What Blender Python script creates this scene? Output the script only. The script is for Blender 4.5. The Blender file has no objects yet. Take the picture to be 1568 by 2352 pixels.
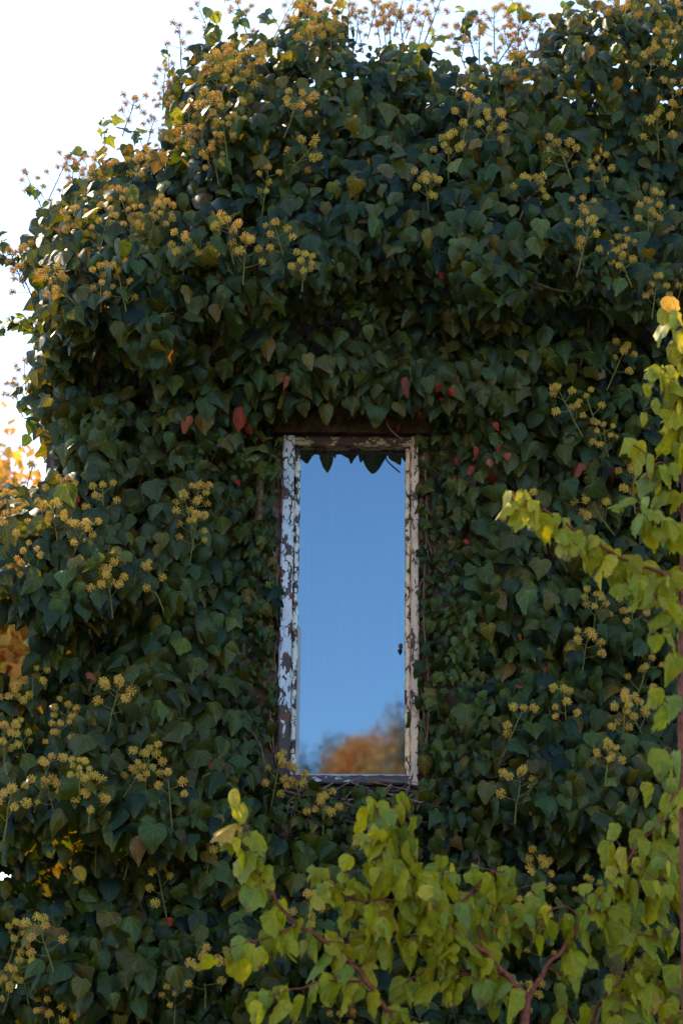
import bpy, math, random
import numpy as np
from mathutils import Vector, Matrix
PI = math.pi
rng = np.random.default_rng(7)
random.seed(7)
scene = bpy.context.scene
col = scene.collection

# ------------------------------------------------------------------ camera
PITCH, ROLL, FPX = math.radians(17), math.radians(0.6), 5187.0
CAM = np.array([0.0, -8.0, 1.6])
F_ = np.array([0, math.cos(PITCH), math.sin(PITCH)])
U0 = np.array([0, -math.sin(PITCH), math.cos(PITCH)]); R0 = np.array([1.0, 0, 0])
R_ = R0*math.cos(ROLL) + U0*math.sin(ROLL)
U_ = U0*math.cos(ROLL) - R0*math.sin(ROLL)
cd = bpy.data.cameras.new('camera'); cam = bpy.data.objects.new('camera', cd); col.objects.link(cam)
cam.matrix_world = Matrix(((R_[0], U_[0], -F_[0], CAM[0]), (R_[1], U_[1], -F_[1], CAM[1]), (R_[2], U_[2], -F_[2], CAM[2]), (0, 0, 0, 1)))
cd.sensor_fit = 'HORIZONTAL'; cd.sensor_width = 24; cd.lens = FPX/1568*24
cd.clip_end = 2000
cd.dof.use_dof = True; cd.dof.focus_distance = 8.15; cd.dof.aperture_fstop = 2.8
scene.camera = cam

# ------------------------------------------------------------------ light
SUN_EL, SUN_AZ = math.radians(46), math.radians(-43)     # azimuth from +Y towards +X: behind the house, to the left
sdir = Vector((math.sin(SUN_AZ)*math.cos(SUN_EL), math.cos(SUN_AZ)*math.cos(SUN_EL), math.sin(SUN_EL)))
w = bpy.data.worlds.new('World'); scene.world = w; w.use_nodes = True
nt = w.node_tree; nt.nodes.clear()
sky = nt.nodes.new('ShaderNodeTexSky'); sky.sky_type = 'NISHITA'; sky.sun_disc = False
sky.sun_elevation = SUN_EL; sky.sun_rotation = SUN_AZ
sky.air_density = 1.0; sky.dust_density = 0.6; sky.ozone_density = 2.5; sky.altitude = 100
bg = nt.nodes.new('ShaderNodeBackground'); bg.inputs[1].default_value = 0.14
wo = nt.nodes.new('ShaderNodeOutputWorld')
nt.links.new(sky.outputs[0], bg.inputs[0]); nt.links.new(bg.outputs[0], wo.inputs[0])
sl = bpy.data.lights.new('sun', 'SUN'); sl.energy = 2.8; sl.angle = math.radians(0.5); sl.color = (1.0, 0.76, 0.44)
so = bpy.data.objects.new('sun', sl); col.objects.link(so)
so.rotation_euler = sdir.to_track_quat('Z', 'Y').to_euler()
scene.view_settings.view_transform = 'Standard'; scene.view_settings.look = 'None'
scene.view_settings.exposure = 1.8; scene.view_settings.gamma = 1.0
scene.cycles.max_bounces = 6; scene.cycles.diffuse_bounces = 3; scene.cycles.glossy_bounces = 3
scene.cycles.transmission_bounces = 4; scene.cycles.transparent_max_bounces = 4
scene.cycles.sample_clamp_indirect = 6

# ------------------------------------------------------------------ helpers
def P(u, v, depth):
    """world point on the vertical plane a given distance in front of the wall face"""
    u = np.asarray(u, float); v = np.asarray(v, float); depth = np.asarray(depth, float)
    d = F_ + np.multiply.outer((u-784)/FPX, R_) + np.multiply.outer((1176-v)/FPX, U_)
    t = (-depth - CAM[1])/d[..., 1]
    return CAM + d*t[..., None]

def tag(o, label=None, cat=None, group=None, kind=None):
    if label: o['label'] = label
    if cat: o['category'] = cat
    if group: o['group'] = group
    if kind: o['kind'] = kind
    return o
def empty(name, loc=(0, 0, 0), parent=None):
    o = bpy.data.objects.new(name, None); o.location = loc; col.objects.link(o)
    o.empty_display_size = 0.1
    if parent: o.parent = parent
    return o

class MB:
    def __init__(s): s.v = []; s.f = []; s.mi = []
    def add(s, verts, faces, mi=0):
        n = len(s.v); s.v += [tuple(map(float, p)) for p in verts]
        s.f += [tuple(i+n for i in f) for f in faces]; s.mi += [mi]*len(faces)
    def box(s, x0, x1, y0, y1, z0, z1, mi=0):
        s.add([(x0,y0,z0),(x1,y0,z0),(x1,y1,z0),(x0,y1,z0),(x0,y0,z1),(x1,y0,z1),(x1,y1,z1),(x0,y1,z1)],
              [(0,3,2,1),(4,5,6,7),(0,1,5,4),(1,2,6,5),(2,3,7,6),(3,0,4,7)], mi)
    def prism(s, poly, y0, y1, mi=0):            # polygon in (x, z), counter clockwise from the front
        n = len(poly)
        s.add([(x, y0, z) for x, z in poly]+[(x, y1, z) for x, z in poly],
              [tuple(range(n)), tuple(range(2*n-1, n-1, -1))]+[(i, i+n, (i+1) % n+n, (i+1) % n) for i in range(n)], mi)
    def tube(s, pts, rad, k=6, mi=0):
        pts = [Vector(p) for p in pts]; n = len(pts)
        if not hasattr(rad, '__len__'): rad = [rad]*n
        vs = []; prev = None
        for i, p in enumerate(pts):
            t = (pts[min(i+1, n-1)]-pts[max(i-1, 0)]).normalized()
            if prev is None:
                a = t.orthogonal().normalized()
            else:
                a = (prev - t*prev.dot(t)).normalized()
            prev = a; b = t.cross(a)
            for j in range(k):
                q = 2*PI*j/k
                vs.append(p+(a*math.cos(q)+b*math.sin(q))*rad[i])
        fs = [(i*k+j, i*k+(j+1) % k, (i+1)*k+(j+1) % k, (i+1)*k+j) for i in range(n-1) for j in range(k)]
        fs += [tuple(range(k-1, -1, -1)), tuple(range((n-1)*k, n*k))]
        s.add(vs, fs, mi)
    def mesh(s, name, mats, smooth=False):
        me = bpy.data.meshes.new(name); me.from_pydata(s.v, [], s.f); me.update()
        for m in (mats if isinstance(mats, (list, tuple)) else [mats]): me.materials.append(m)
        me.polygons.foreach_set('material_index', s.mi)
        if smooth: me.polygons.foreach_set('use_smooth', [True]*len(me.polygons))
        return me
    def build(s, name, mats, parent=None, smooth=False):
        o = bpy.data.objects.new(name, s.mesh(name, mats, smooth)); col.objects.link(o)
        if parent: o.parent = parent
        return o

def spline(pts, n):
    """Catmull-Rom through pts, n samples per span"""
    pts = [np.array(p, float) for p in pts]
    q = [2*pts[0]-pts[1]]+pts+[2*pts[-1]-pts[-2]]; out = []
    for i in range(1, len(q)-2):
        for k in range(n):
            t = k/n
            out.append(0.5*((2*q[i])+(-q[i-1]+q[i+1])*t+(2*q[i-1]-5*q[i]+4*q[i+1]-q[i+2])*t*t+(-q[i-1]+3*q[i]-3*q[i+1]+q[i+2])*t**3))
    out.append(pts[-1]); return np.array(out)

# ------------------------------------------------------------------ materials
class NT:
    def __init__(s, name):
        s.m = bpy.data.materials.new(name); s.m.use_nodes = True
        s.t = s.m.node_tree; s.t.nodes.clear(); s.out = s.n('ShaderNodeOutputMaterial')
    def n(s, typ, **kw):
        nd = s.t.nodes.new(typ)
        for k, val in kw.items():
            if k in nd.inputs: s.set(nd.inputs[k], val)
            else: setattr(nd, k, val)
        return nd
    def set(s, sock, val):
        if hasattr(val, 'links') or isinstance(val, bpy.types.NodeSocket): s.t.links.new(val, sock)
        else: sock.default_value = val
    def math(s, op, a, b=None, c=None):
        nd = s.t.nodes.new('ShaderNodeMath'); nd.operation = op
        s.set(nd.inputs[0], a)
        if b is not None: s.set(nd.inputs[1], b)
        if c is not None: s.set(nd.inputs[2], c)
        return nd.outputs[0]
    def mix(s, fac, a, b, blend='MIX'):
        nd = s.t.nodes.new('ShaderNodeMix'); nd.data_type = 'RGBA'; nd.blend_type = blend
        s.set(nd.inputs[0], fac); s.set(nd.inputs[6], a); s.set(nd.inputs[7], b)
        return nd.outputs[2]
    def ramp(s, fac, lo, hi):
        nd = s.t.nodes.new('ShaderNodeMapRange'); s.set(nd.inputs[0], fac)
        nd.inputs[1].default_value = lo; nd.inputs[2].default_value = hi; nd.clamp = True
        nd.interpolation_type = 'SMOOTHSTEP'
        return nd.outputs[0]
    def noise(s, scale, detail=3, vec=None, rough=0.5):
        nd = s.t.nodes.new('ShaderNodeTexNoise'); nd.inputs['Scale'].default_value = scale
        nd.inputs['Detail'].default_value = detail; nd.inputs['Roughness'].default_value = rough
        if vec is not None: s.t.links.new(vec, nd.inputs['Vector'])
        return nd.outputs['Fac']
    def finish(s, sh): s.t.links.new(sh, s.out.inputs[0]); return s.m
def rgb(r, g, b): return (r, g, b, 1)

def leaf_material(name, rough, spec, trans, tcol, vein_gain=1.9, edge=0.0, under=(1.15, 1.15, 1.2), stint=(1, 1, 1)):
    g = NT(name)
    tint = g.n('ShaderNodeAttribute', attribute_name='tint').outputs['Color']
    uv = g.n('ShaderNodeUVMap', uv_map='UVMap').outputs[0]
    sp = g.n('ShaderNodeSeparateXYZ'); g.t.links.new(uv, sp.inputs[0])
    x = g.math('ABSOLUTE', g.math('SUBTRACT', sp.outputs[0], 0.5)); y = g.math('SUBTRACT', 0.8, sp.outputs[1])
    ang = g.math('ARCTAN2', x, y)
    r = g.math('SQRT', g.math('ADD', g.math('MULTIPLY', x, x), g.math('MULTIPLY', y, y)))
    # palmate veins every 36 degrees
    k = g.math('ABSOLUTE', g.math('SUBTRACT', g.math('FRACT', g.math('ADD', g.math('DIVIDE', ang, 0.66), 0.5)), 0.5))
    vd = g.math('MULTIPLY', g.math('MULTIPLY', k, 0.66), r)
    vein = g.math('SUBTRACT', 1.0, g.ramp(vd, 0.004, 0.019))
    geo = g.n('ShaderNodeNewGeometry')
    no = g.noise(55, 3, geo.outputs['Position'])
    c = g.mix(g.ramp(no, 0.35, 0.7), tint, g.mix(1.0, tint, rgb(0.72, 0.8, 0.75), 'MULTIPLY'))
    c = g.mix(g.math('MULTIPLY', vein, 0.55), c, g.mix(1.0, tint, rgb(vein_gain, vein_gain, vein_gain*0.8), 'MULTIPLY'))
    spots = g.math('GREATER_THAN', g.noise(190, 1, geo.outputs['Position']), 0.765)
    c = g.mix(g.math('MULTIPLY', spots, 0.5), c, rgb(0.12, 0.09, 0.05))
    if edge:
        e_ = g.ramp(g.math('ADD', g.math('MULTIPLY', r, 0.55), g.noise(26, 4, geo.outputs['Position'])), 0.88, 0.96)
        c = g.mix(g.math('MULTIPLY', e_, edge), c, rgb(0.20, 0.09, 0.03))
    c2 = g.mix(geo.outputs['Backfacing'], c, g.mix(1.0, c, rgb(*under), 'MULTIPLY'))
    bmp = g.n('ShaderNodeBump', Strength=0.35, Distance=0.004)
    g.t.links.new(g.math('ADD', g.noise(28, 2, geo.outputs['Position']), g.math('MULTIPLY', vein, -0.15)), bmp.inputs['Height'])
    p = g.n('ShaderNodeBsdfPrincipled', Roughness=rough); p.inputs['Specular IOR Level'].default_value = spec; p.inputs['Specular Tint'].default_value = rgb(*stint)
    g.t.links.new(c2, p.inputs['Base Color']); g.t.links.new(bmp.outputs[0], p.inputs['Normal'])
    tr = g.n('ShaderNodeBsdfTranslucent'); g.t.links.new(g.mix(1.0, c, rgb(*tcol), 'MULTIPLY'), tr.inputs[0])
    mx = g.n('ShaderNodeMixShader'); mx.inputs[0].default_value = trans
    g.t.links.new(p.outputs[0], mx.inputs[1]); g.t.links.new(tr.outputs[0], mx.inputs[2])
    return g.finish(mx.outputs[0])
M_ivy = leaf_material('ivy_leaf', 0.41, 0.36, 0.2, (6.5, 5.4, 0.9), 2.4, edge=0.35, stint=(0.55, 0.86, 0.64))
M_tree = leaf_material('fruit_tree_leaf', 0.5, 0.35, 0.5, (1.5, 1.35, 0.4), 1.45, edge=0.8)
M_red = leaf_material('red_leaf', 0.55, 0.25, 0.3, (1.3, 0.9, 0.8), 1.3)
M_far = leaf_material('autumn_leaf', 0.6, 0.2, 0.45, (1.3, 1.1, 0.7), 1.2)

def simple(name, c, rough=0.7, c2=None, scale=20, bump=0.0, spec=0.3, bscale=60):
    g = NT(name); geo = g.n('ShaderNodeNewGeometry')
    p = g.n('ShaderNodeBsdfPrincipled', Roughness=rough); p.inputs['Specular IOR Level'].default_value = spec
    if c2: g.t.links.new(g.mix(g.ramp(g.noise(scale, 4, geo.outputs['Position']), 0.38, 0.62), rgb(*c), rgb(*c2)), p.inputs['Base Color'])
    else: p.inputs['Base Color'].default_value = rgb(*c)
    if bump:
        b = g.n('ShaderNodeBump', Strength=bump, Distance=0.01); g.t.links.new(g.noise(bscale, 4, geo.outputs['Position']), b.inputs['Height'])
        g.t.links.new(b.outputs[0], p.inputs['Normal'])
    return g.finish(p.outputs[0])
M_ground = simple('ground_grass', (0.035, 0.045, 0.018), 0.9, (0.06, 0.05, 0.03), 1.5, 0.4)
M_bark = simple('red_bark', (0.13, 0.03, 0.018), 0.6, (0.24, 0.055, 0.028), 60, 0.5)
M_twig = simple('red_twig', (0.13, 0.035, 0.025), 0.5, (0.2, 0.06, 0.035), 60)
M_bark2 = simple('grey_bark', (0.09, 0.07, 0.05), 0.85, (0.15, 0.12, 0.09), 30, 0.6)
M_stem = simple('ivy_stem', (0.11, 0.06, 0.035), 0.8, (0.2, 0.12, 0.075), 50, 0.5)
M_dry = simple('dry_root', (0.16, 0.075, 0.05), 0.85, (0.3, 0.17, 0.12), 40)
M_stalk = simple('flower_stalk', (0.24, 0.20, 0.045), 0.6, (0.17, 0.15, 0.04), 60)
M_head = simple('flower_head', (0.84, 0.55, 0.07), 0.6, (0.72, 0.42, 0.055), 14)
M_knob = simple('flower_knob', (0.86, 0.44, 0.10), 0.6, (0.72, 0.54, 0.08), 9)
for mm in (M_head, M_knob, M_stalk):
    t_ = mm.node_tree; pr = [n_ for n_ in t_.nodes if n_.type == 'BSDF_PRINCIPLED'][0]; ou = [n_ for n_ in t_.nodes if n_.type == 'OUTPUT_MATERIAL'][0]
    tl_ = t_.nodes.new('ShaderNodeBsdfTranslucent'); ms = t_.nodes.new('ShaderNodeMixShader'); ms.inputs[0].default_value = 0.22
    t_.links.new(pr.inputs['Base Color'].links[0].from_socket, tl_.inputs[0]); t_.links.new(pr.outputs[0], ms.inputs[1]); t_.links.new(tl_.outputs[0], ms.inputs[2]); t_.links.new(ms.outputs[0], ou.inputs[0])
M_dark = simple('dark_room', (0.02, 0.02, 0.022), 0.9)
M_gap = simple('gap_shade', (0.018, 0.014, 0.013), 0.7)

def wall_material():
    g = NT('old_brick'); geo = g.n('ShaderNodeNewGeometry')
    sp = g.n('ShaderNodeSeparateXYZ'); g.t.links.new(geo.outputs['Position'], sp.inputs[0])
    cb = g.n('ShaderNodeCombineXYZ'); g.t.links.new(sp.outputs[0], cb.inputs[0]); g.t.links.new(sp.outputs[2], cb.inputs[1])
    b = g.n('ShaderNodeTexBrick', Scale=1.0, Color1=rgb(0.20, 0.06, 0.04), Color2=rgb(0.13, 0.045, 0.035), Mortar=rgb(0.2, 0.16, 0.13))
    b.inputs['Mortar Size'].default_value = 0.008; b.inputs['Brick Width'].default_value = 0.24; b.inputs['Row Height'].default_value = 0.075
    g.t.links.new(cb.outputs[0], b.inputs['Vector'])
    n1 = g.noise(9, 5, geo.outputs['Position'])
    c = g.mix(g.ramp(n1, 0.42, 0.62), b.outputs['Color'], rgb(0.12, 0.085, 0.055))
    c = g.mix(g.ramp(g.noise(45, 3, geo.outputs['Position']), 0.5, 0.7), c, rgb(0.05, 0.035, 0.03))
    p = g.n('ShaderNodeBsdfPrincipled', Roughness=0.9); g.t.links.new(c, p.inputs['Base Color'])
    bm = g.n('ShaderNodeBump', Strength=0.8, Distance=0.01)
    g.t.links.new(g.math('ADD', g.math('MULTIPLY', b.outputs['Fac'], -0.5), n1), bm.inputs['Height']); g.t.links.new(bm.outputs[0], p.inputs['Normal'])
    return g.finish(p.outputs[0])
M_wall = wall_material()

def peel(name, paint, paint2, under, lo, hi, scale=26, stretch=(1, 1, 0.55), vgrad=None, rust=(0.14, 0.04, 0.02)):
    """flaking paint over dark old metal / wood; vgrad=(z0,z1): bare towards z0"""
    g = NT(name); geo = g.n('ShaderNodeNewGeometry')
    mp = g.n('ShaderNodeMapping'); mp.inputs['Scale'].default_value = stretch; g.t.links.new(geo.outputs['Position'], mp.inputs[0])
    nd = g.t.nodes.new('ShaderNodeTexNoise'); nd.inputs['Scale'].default_value = scale*0.8; nd.inputs['Detail'].default_value = 2
    g.t.links.new(mp.outputs[0], nd.inputs[0])
    vm = g.n('ShaderNodeVectorMath', operation='MULTIPLY_ADD'); g.t.links.new(nd.outputs['Color'], vm.inputs[0])
    vm.inputs[1].default_value = (0.035,)*3; g.t.links.new(mp.outputs[0], vm.inputs[2])
    vor = g.n('ShaderNodeTexVoronoi', feature='DISTANCE_TO_EDGE'); vor.inputs['Scale'].default_value = scale*1.75
    g.t.links.new(vm.outputs[0], vor.inputs['Vector'])
    n = g.noise(scale*1.1, 4, mp.outputs[0], 0.6)
    crack = g.ramp(vor.outputs['Distance'], 0.02, 0.10)
    h = g.math('ADD', n, g.math('MULTIPLY', crack, 0.09))
    if vgrad:
        sp = g.n('ShaderNodeSeparateXYZ'); g.t.links.new(geo.outputs['Position'], sp.inputs[0])
        h = g.math('SUBTRACT', h, g.math('MULTIPLY', g.math('SUBTRACT', 1.0, g.ramp(sp.outputs[2], vgrad[0], vgrad[1])), vgrad[2]))
    mask = g.ramp(h, lo, hi)
    pc = g.mix(g.ramp(g.noise(7, 3, geo.outputs['Position']), 0.35, 0.65), rgb(*paint), rgb(*paint2))
    pc = g.mix(g.math('MULTIPLY', g.ramp(g.noise(90, 3, geo.outputs['Position']), 0.5, 0.75), 0.45), pc, rgb(0.3, 0.24, 0.2))
    uc = g.mix(g.ramp(g.noise(18, 3, geo.outputs['Position']), 0.5, 0.66), rgb(*under), rgb(*rust))
    p = g.n('ShaderNodeBsdfPrincipled', Roughness=0.62); g.t.links.new(g.mix(mask, uc, pc), p.inputs['Base Color'])
    b = g.n('ShaderNodeBump', Strength=0.9, Distance=0.003); g.t.links.new(mask, b.inputs['Height']); g.t.links.new(b.outputs[0], p.inputs['Normal'])
    return g.finish(p.outputs[0])

def glass_material():
    g = NT('old_glass'); geo = g.n('ShaderNodeNewGeometry')
    mp = g.n('ShaderNodeMapping'); mp.inputs['Scale'].default_value = (3.0, 1, 1.2); g.t.links.new(geo.outputs['Position'], mp.inputs[0])
    b = g.n('ShaderNodeBump', Strength=0.006, Distance=0.01); g.t.links.new(g.noise(5, 1, mp.outputs[0]), b.inputs['Height'])
    gl = g.n('ShaderNodeBsdfGlossy', Roughness=0.02); gl.inputs[0].default_value = rgb(0.5, 0.77, 1.0)
    g.t.links.new(b.outputs[0], gl.inputs['Normal'])
    mp2 = g.n('ShaderNodeMapping'); mp2.inputs['Scale'].default_value = (60, 1, 2.0); g.t.links.new(geo.outputs['Position'], mp2.inputs[0])
    df = g.n('ShaderNodeBsdfDiffuse')
    g.t.links.new(g.mix(g.ramp(g.noise(1.2, 4, mp2.outputs[0]), 0.3, 0.8), rgb(0.006, 0.007, 0.008), rgb(0.034, 0.034, 0.033)), df.inputs[0])
    mx = g.n('ShaderNodeMixShader'); mx.inputs[0].default_value = GLASS_REFL
    g.t.links.new(df.outputs[0], mx.inputs[1]); g.t.links.new(gl.outputs[0], mx.inputs[2])
    return g.finish(mx.outputs[0])
GLASS_REFL = 0.235
M_glass = glass_material()

# ------------------------------------------------------------------ leaf templates: petiole joint at (0,0), tip at (0,-1)
def tmpl(half):
    pts = [(0, 0.02)]+half+[(0, -1.0)]
    left = [(-x, y) for x, y in half][::-1]
    out = np.array(pts+left, float); k = len(out)
    c = np.array([0, -0.12])
    ring = c+(out-c)*0.55
    v = np.vstack([[c], ring, out])
    faces = [(0, 1+i, 1+(i+1) % k) for i in range(k)]
    quads = [(1+i, 1+k+i, 1+k+(i+1) % k, 1+(i+1) % k) for i in range(k)]
    return v, faces, quads, k
T_heart = tmpl([(0.16, 0.13), (0.36, 0.13), (0.50, 0.0), (0.53, -0.2), (0.45, -0.43), (0.28, -0.68), (0.1, -0.9)])
T_ovate = tmpl([(0.12, 0.04), (0.28, 0.0), (0.40, -0.15), (0.43, -0.32), (0.36, -0.54), (0.22, -0.76), (0.08, -0.93)])
T_broad = tmpl([(0.14, 0.1), (0.38, 0.12), (0.58, -0.03), (0.60, -0.24), (0.42, -0.45), (0.24, -0.66), (0.09, -0.9)])
T_lobed = tmpl([(0.14, 0.12), (0.36, 0.16), (0.36, -0.02), (0.62, -0.2), (0.4, -0.36), (0.24, -0.55), (0.1, -0.85)])
T_lobe2 = tmpl([(0.2, 0.18), (0.45, 0.1), (0.47, -0.1), (0.66, -0.3), (0.36, -0.45), (0.22, -0.68), (0.09, -0.9)])
T_apri = tmpl([(0.1, 0.03), (0.26, 0.06), (0.40, -0.02), (0.47, -0.15), (0.49, -0.3), (0.47, -0.45), (0.40, -0.6), (0.28, -0.74), (0.14, -0.85), (0.05, -0.92)])
T_apr2 = tmpl([(0.12, 0.08), (0.28, 0.1), (0.43, 0.03), (0.52, -0.12), (0.53, -0.28), (0.48, -0.44), (0.38, -0.58), (0.24, -0.7), (0.11, -0.8), (0.04, -0.9)])
T_far = (np.array([[0, 0.], [0.4, -0.35], [0, -1], [-0.4, -0.35]]), [], [(0, 3, 2, 1)], 0)

def leaves(name, mat, parent, pos, nrm, tip, size, tint, tm, curl=0.25, droop=0.25, wave=0.06, bite=0.0, fold=None, width=None):
    """one mesh of many leaves; nrm/tip arrays (N,3), size (N,), tint (N,3), tm: list of (template, index array)"""
    V, Fc, Ft, Fs, UVs, TC = [], [], [], [], [], []
    off = 0; loops = []; starts = []; totals = []; uvl = []
    n_all = nrm/np.linalg.norm(nrm, axis=1, keepdims=True)
    t_all = tip-n_all*np.sum(tip*n_all, axis=1, keepdims=True); t_all /= np.linalg.norm(t_all, axis=1, keepdims=True)
    s_all = np.cross(n_all, -t_all)
    ls = 0
    for (tv, tf, tq, k), idx in tm:
        if len(idx) == 0: continue
        N = len(idx); m = len(tv)
        loc = np.repeat(tv[None], N, 0).copy()                     # N,m,2
        if wave and k:
            loc[:, 1+k:, :] *= (1+rng.normal(0, wave, (N, k, 1)))
            loc[:, 1:1+k, :] += 0
        if bite and k:
            for j in range(N):
                while rng.random() < bite:
                    b = rng.integers(1, k-1)
                    loc[j, 1+k+b] *= rng.uniform(0.45, 0.85)
                    if rng.random() < 0.4: loc[j, 1+k+(b+1) % k] *= rng.uniform(0.6, 0.95)
                    if rng.random() < 0.4: break
        wd = rng.uniform(0.74, 1.04, (N, 1)) if width is None else width[idx][:, None]
        x = loc[..., 0]*wd; y = loc[..., 1]
        f = (rng.normal(curl, 0.18, (N, 1)) if fold is None else fold[idx][:, None])
        a = np.arctan(f)                                           # blade halves bend about the midrib
        z = -np.abs(x)*np.sin(a)*1.0
        xx = x*np.cos(a*0.8)
        dr = rng.normal(droop, 0.2, (N, 1))
        z = z-dr*(y+0.1)**2*0.7
        if k: z[:, 1+k:] += rng.normal(0, wave*0.6, (N, k))
        sz = size[idx][:, None, None]
        W = pos[idx][:, None, :]+sz*(xx[..., None]*s_all[idx][:, None, :]-y[..., None]*t_all[idx][:, None, :]+z[..., None]*n_all[idx][:, None, :])
        # y = -1 is the tip -> along +tip
        V.append(W.reshape(-1, 3))
        TC.append(np.repeat(tint[idx][:, None, :], m, 1).reshape(-1, 3))
        uvv = np.stack([loc[..., 0]*0.7+0.5, 0.8+loc[..., 1]*0.75], -1).reshape(-1, 2)
        for fs in (tf, tq):
            if not fs: continue
            fa = np.array(fs); q = fa.shape[1]
            allf = (fa[None]+(np.arange(N)*m)[:, None, None]).reshape(-1)
            loops.append(allf+off); uvl.append(uvv[allf])
            cnt = N*len(fs); starts.append(ls+np.arange(cnt)*q); totals.append(np.full(cnt, q)); ls += cnt*q
        off += N*m
    V = np.concatenate(V); loops = np.concatenate(loops); starts = np.concatenate(starts); totals = np.concatenate(totals)
    me = bpy.data.meshes.new(name)
    me.vertices.add(len(V)); me.vertices.foreach_set('co', V.astype(np.float32).ravel())
    me.loops.add(len(loops)); me.loops.foreach_set('vertex_index', loops.astype(np.int32))
    me.polygons.add(len(starts)); me.polygons.foreach_set('loop_start', starts.astype(np.int32))
    me.polygons.foreach_set('loop_total', totals.astype(np.int32))
    me.polygons.foreach_set('use_smooth', np.ones(len(starts), bool))
    uvlay = me.uv_layers.new(name='UVMap'); uvlay.data.foreach_set('uv', np.concatenate(uvl).astype(np.float32).ravel())
    ca = me.color_attributes.new('tint', 'FLOAT_COLOR', 'POINT')
    T = np.concatenate(TC); ca.data.foreach_set('color', np.hstack([T, np.ones((len(T), 1))]).astype(np.float32).ravel())
    me.update(calc_edges=True); me.validate(); me.materials.append(mat)
    o = bpy.data.objects.new(name, me); col.objects.link(o)
    if parent: o.parent = parent
    return o

# ------------------------------------------------------------------ the ground
g = MB(); g.add([(-400, -400, 0), (400, -400, 0), (400, 400, 0), (-400, 400, 0)], [(0, 1, 2, 3)])
tag(g.build('ground', M_ground), kind='structure')

# ------------------------------------------------------------------ the house
YG = 0.03                                                    # glass plane
FL = P(643, 1400, 0)[0]; FRt = P(961, 1400, 0)[0]            # frame outer sides
GL = P(684, 1400, -YG)[0]; GR = P(930, 1400, -YG)[0]         # glass sides
ZT = P(800, 1008, 0.0)[2]; ZB = P(800, 1806, 0.0)[2]
GT = P(800, 1043, -YG)[2]; GB = P(800, 1785, -YG)[2]
house = tag(empty('brick_house', (0, 0.2, 0)), 'old brick house wall, overgrown with ivy around its single narrow window', 'house')
def local(o): o.location = (0, -0.2, 0); return o
XL = P(125, 700, 0)[0]; ZS = P(200, 700, 0)[2]; XS = P(540, 230, 0)[0]; ZR = P(480, 232, 0)[2]
wb = MB()
xt = lambda x: ZS+(ZR-ZS)*(x-XL)/(XS-XL)
wb.prism([(XL, 0), (FL, 0), (FL, ZR), (XS, ZR), (XL, ZS)], 0, 3)
wb.prism([(FRt, 0), (4.0, 0), (4.0, ZR), (FRt, ZR)], 0, 3)
wb.prism([(FL, 0), (FRt, 0), (FRt, ZB), (FL, ZB)], 0, 3)
wb.prism([(FL, ZT), (FRt, ZT), (FRt, ZR), (FL, ZR)], 0, 3)
wb.box(FL, FRt, 2.6, 2.9, ZB, ZT)
local(wb.build('wall', M_wall, house))
lb = MB(); lb.box(FL-0.05, FRt+0.05, -0.045, 0.01, ZT+0.012, ZT+0.11)
M_lintel = simple('stone_lintel', (0.13, 0.075, 0.045), 0.9, (0.06, 0.03, 0.022), 22, 0.9)
local(lb.build('lintel', M_lintel, house))

win = empty('window', (0, 0, 0), house); win.location = (0, -0.2, 0)
M_pl = peel('skylit_flaking_paint', (0.50, 0.56, 0.66), (0.66, 0.62, 0.62), (0.055, 0.03, 0.028), 0.525, 0.55, vgrad=(ZB, ZB+0.42, 0.22))  # bluish sky light on the left jamb mixed into its flaking paint
M_pr = peel('warm_lit_flaking_paint', (0.78, 0.48, 0.30), (0.66, 0.42, 0.32), (0.05, 0.03, 0.028), 0.485, 0.515, vgrad=(ZB-0.1, ZB+0.25, 0.06))  # warm light on the right jamb put into its flaking paint colour
M_pt = peel('ochre_flaking_paint', (0.50, 0.37, 0.20), (0.42, 0.30, 0.18), (0.075, 0.024, 0.016), 0.555, 0.585, scale=26, stretch=(0.6, 1, 1.0))
M_pb = peel('bare_weathered_frame', (0.42, 0.42, 0.46), (0.5, 0.45, 0.42), (0.045, 0.038, 0.042), 0.66, 0.69, scale=24, stretch=(0.7, 1, 1.3))
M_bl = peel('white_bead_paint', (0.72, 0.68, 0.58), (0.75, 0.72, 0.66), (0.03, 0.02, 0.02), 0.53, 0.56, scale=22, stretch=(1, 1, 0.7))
M_br = peel('warm_lit_bead_paint', (0.95, 0.6, 0.33), (0.9, 0.6, 0.38), (0.07, 0.03, 0.025), 0.47, 0.5, scale=22, stretch=(1, 1, 0.5))  # right bead: the warmer light on this side painted into its colour
def bar(x0, x1, z0, z1, yf, yb=0.06, bev=0.004, wear=0.0013):
    """a frame member with worn, slightly uneven arrises"""
    m = MB(); up = (z1-z0) > (x1-x0); L = (z1-z0) if up else (x1-x0); n = max(3, int(L/0.018))
    a0, a1 = (x0, x1) if up else (z0, z1); s0 = z0 if up else x0
    vs = []
    for i in range(n+1):
        t = s0+L*i/n; j = (rng.normal(0, wear, 6) if 0 < i < n else np.zeros(6))
        for a, y in ((a0, yb), (a0+j[0], yf+bev+abs(j[2])), (a0+bev+abs(j[1])*1.5, yf+j[2]*.3), (a1-bev-abs(j[3])*1.5, yf+j[4]*.3), (a1+j[5], yf+bev+abs(j[4])), (a1, yb)):
            vs.append((a, y, t) if up else (t, y, a))
    fs = [(i*6+k, i*6+k+1, (i+1)*6+k+1, (i+1)*6+k) for i in range(n) for k in range(5)]
    fs += [tuple(range(6)), tuple(range(n*6+5, n*6-1, -1))]
    if not up: fs = [f[::-1] for f in fs]
    m.add(vs, fs)
    return m
BW = 0.020
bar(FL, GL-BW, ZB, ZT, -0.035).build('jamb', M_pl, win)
bar(GR+BW, FRt, ZB, ZT, -0.035).build('jamb', M_pr, win)
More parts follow.
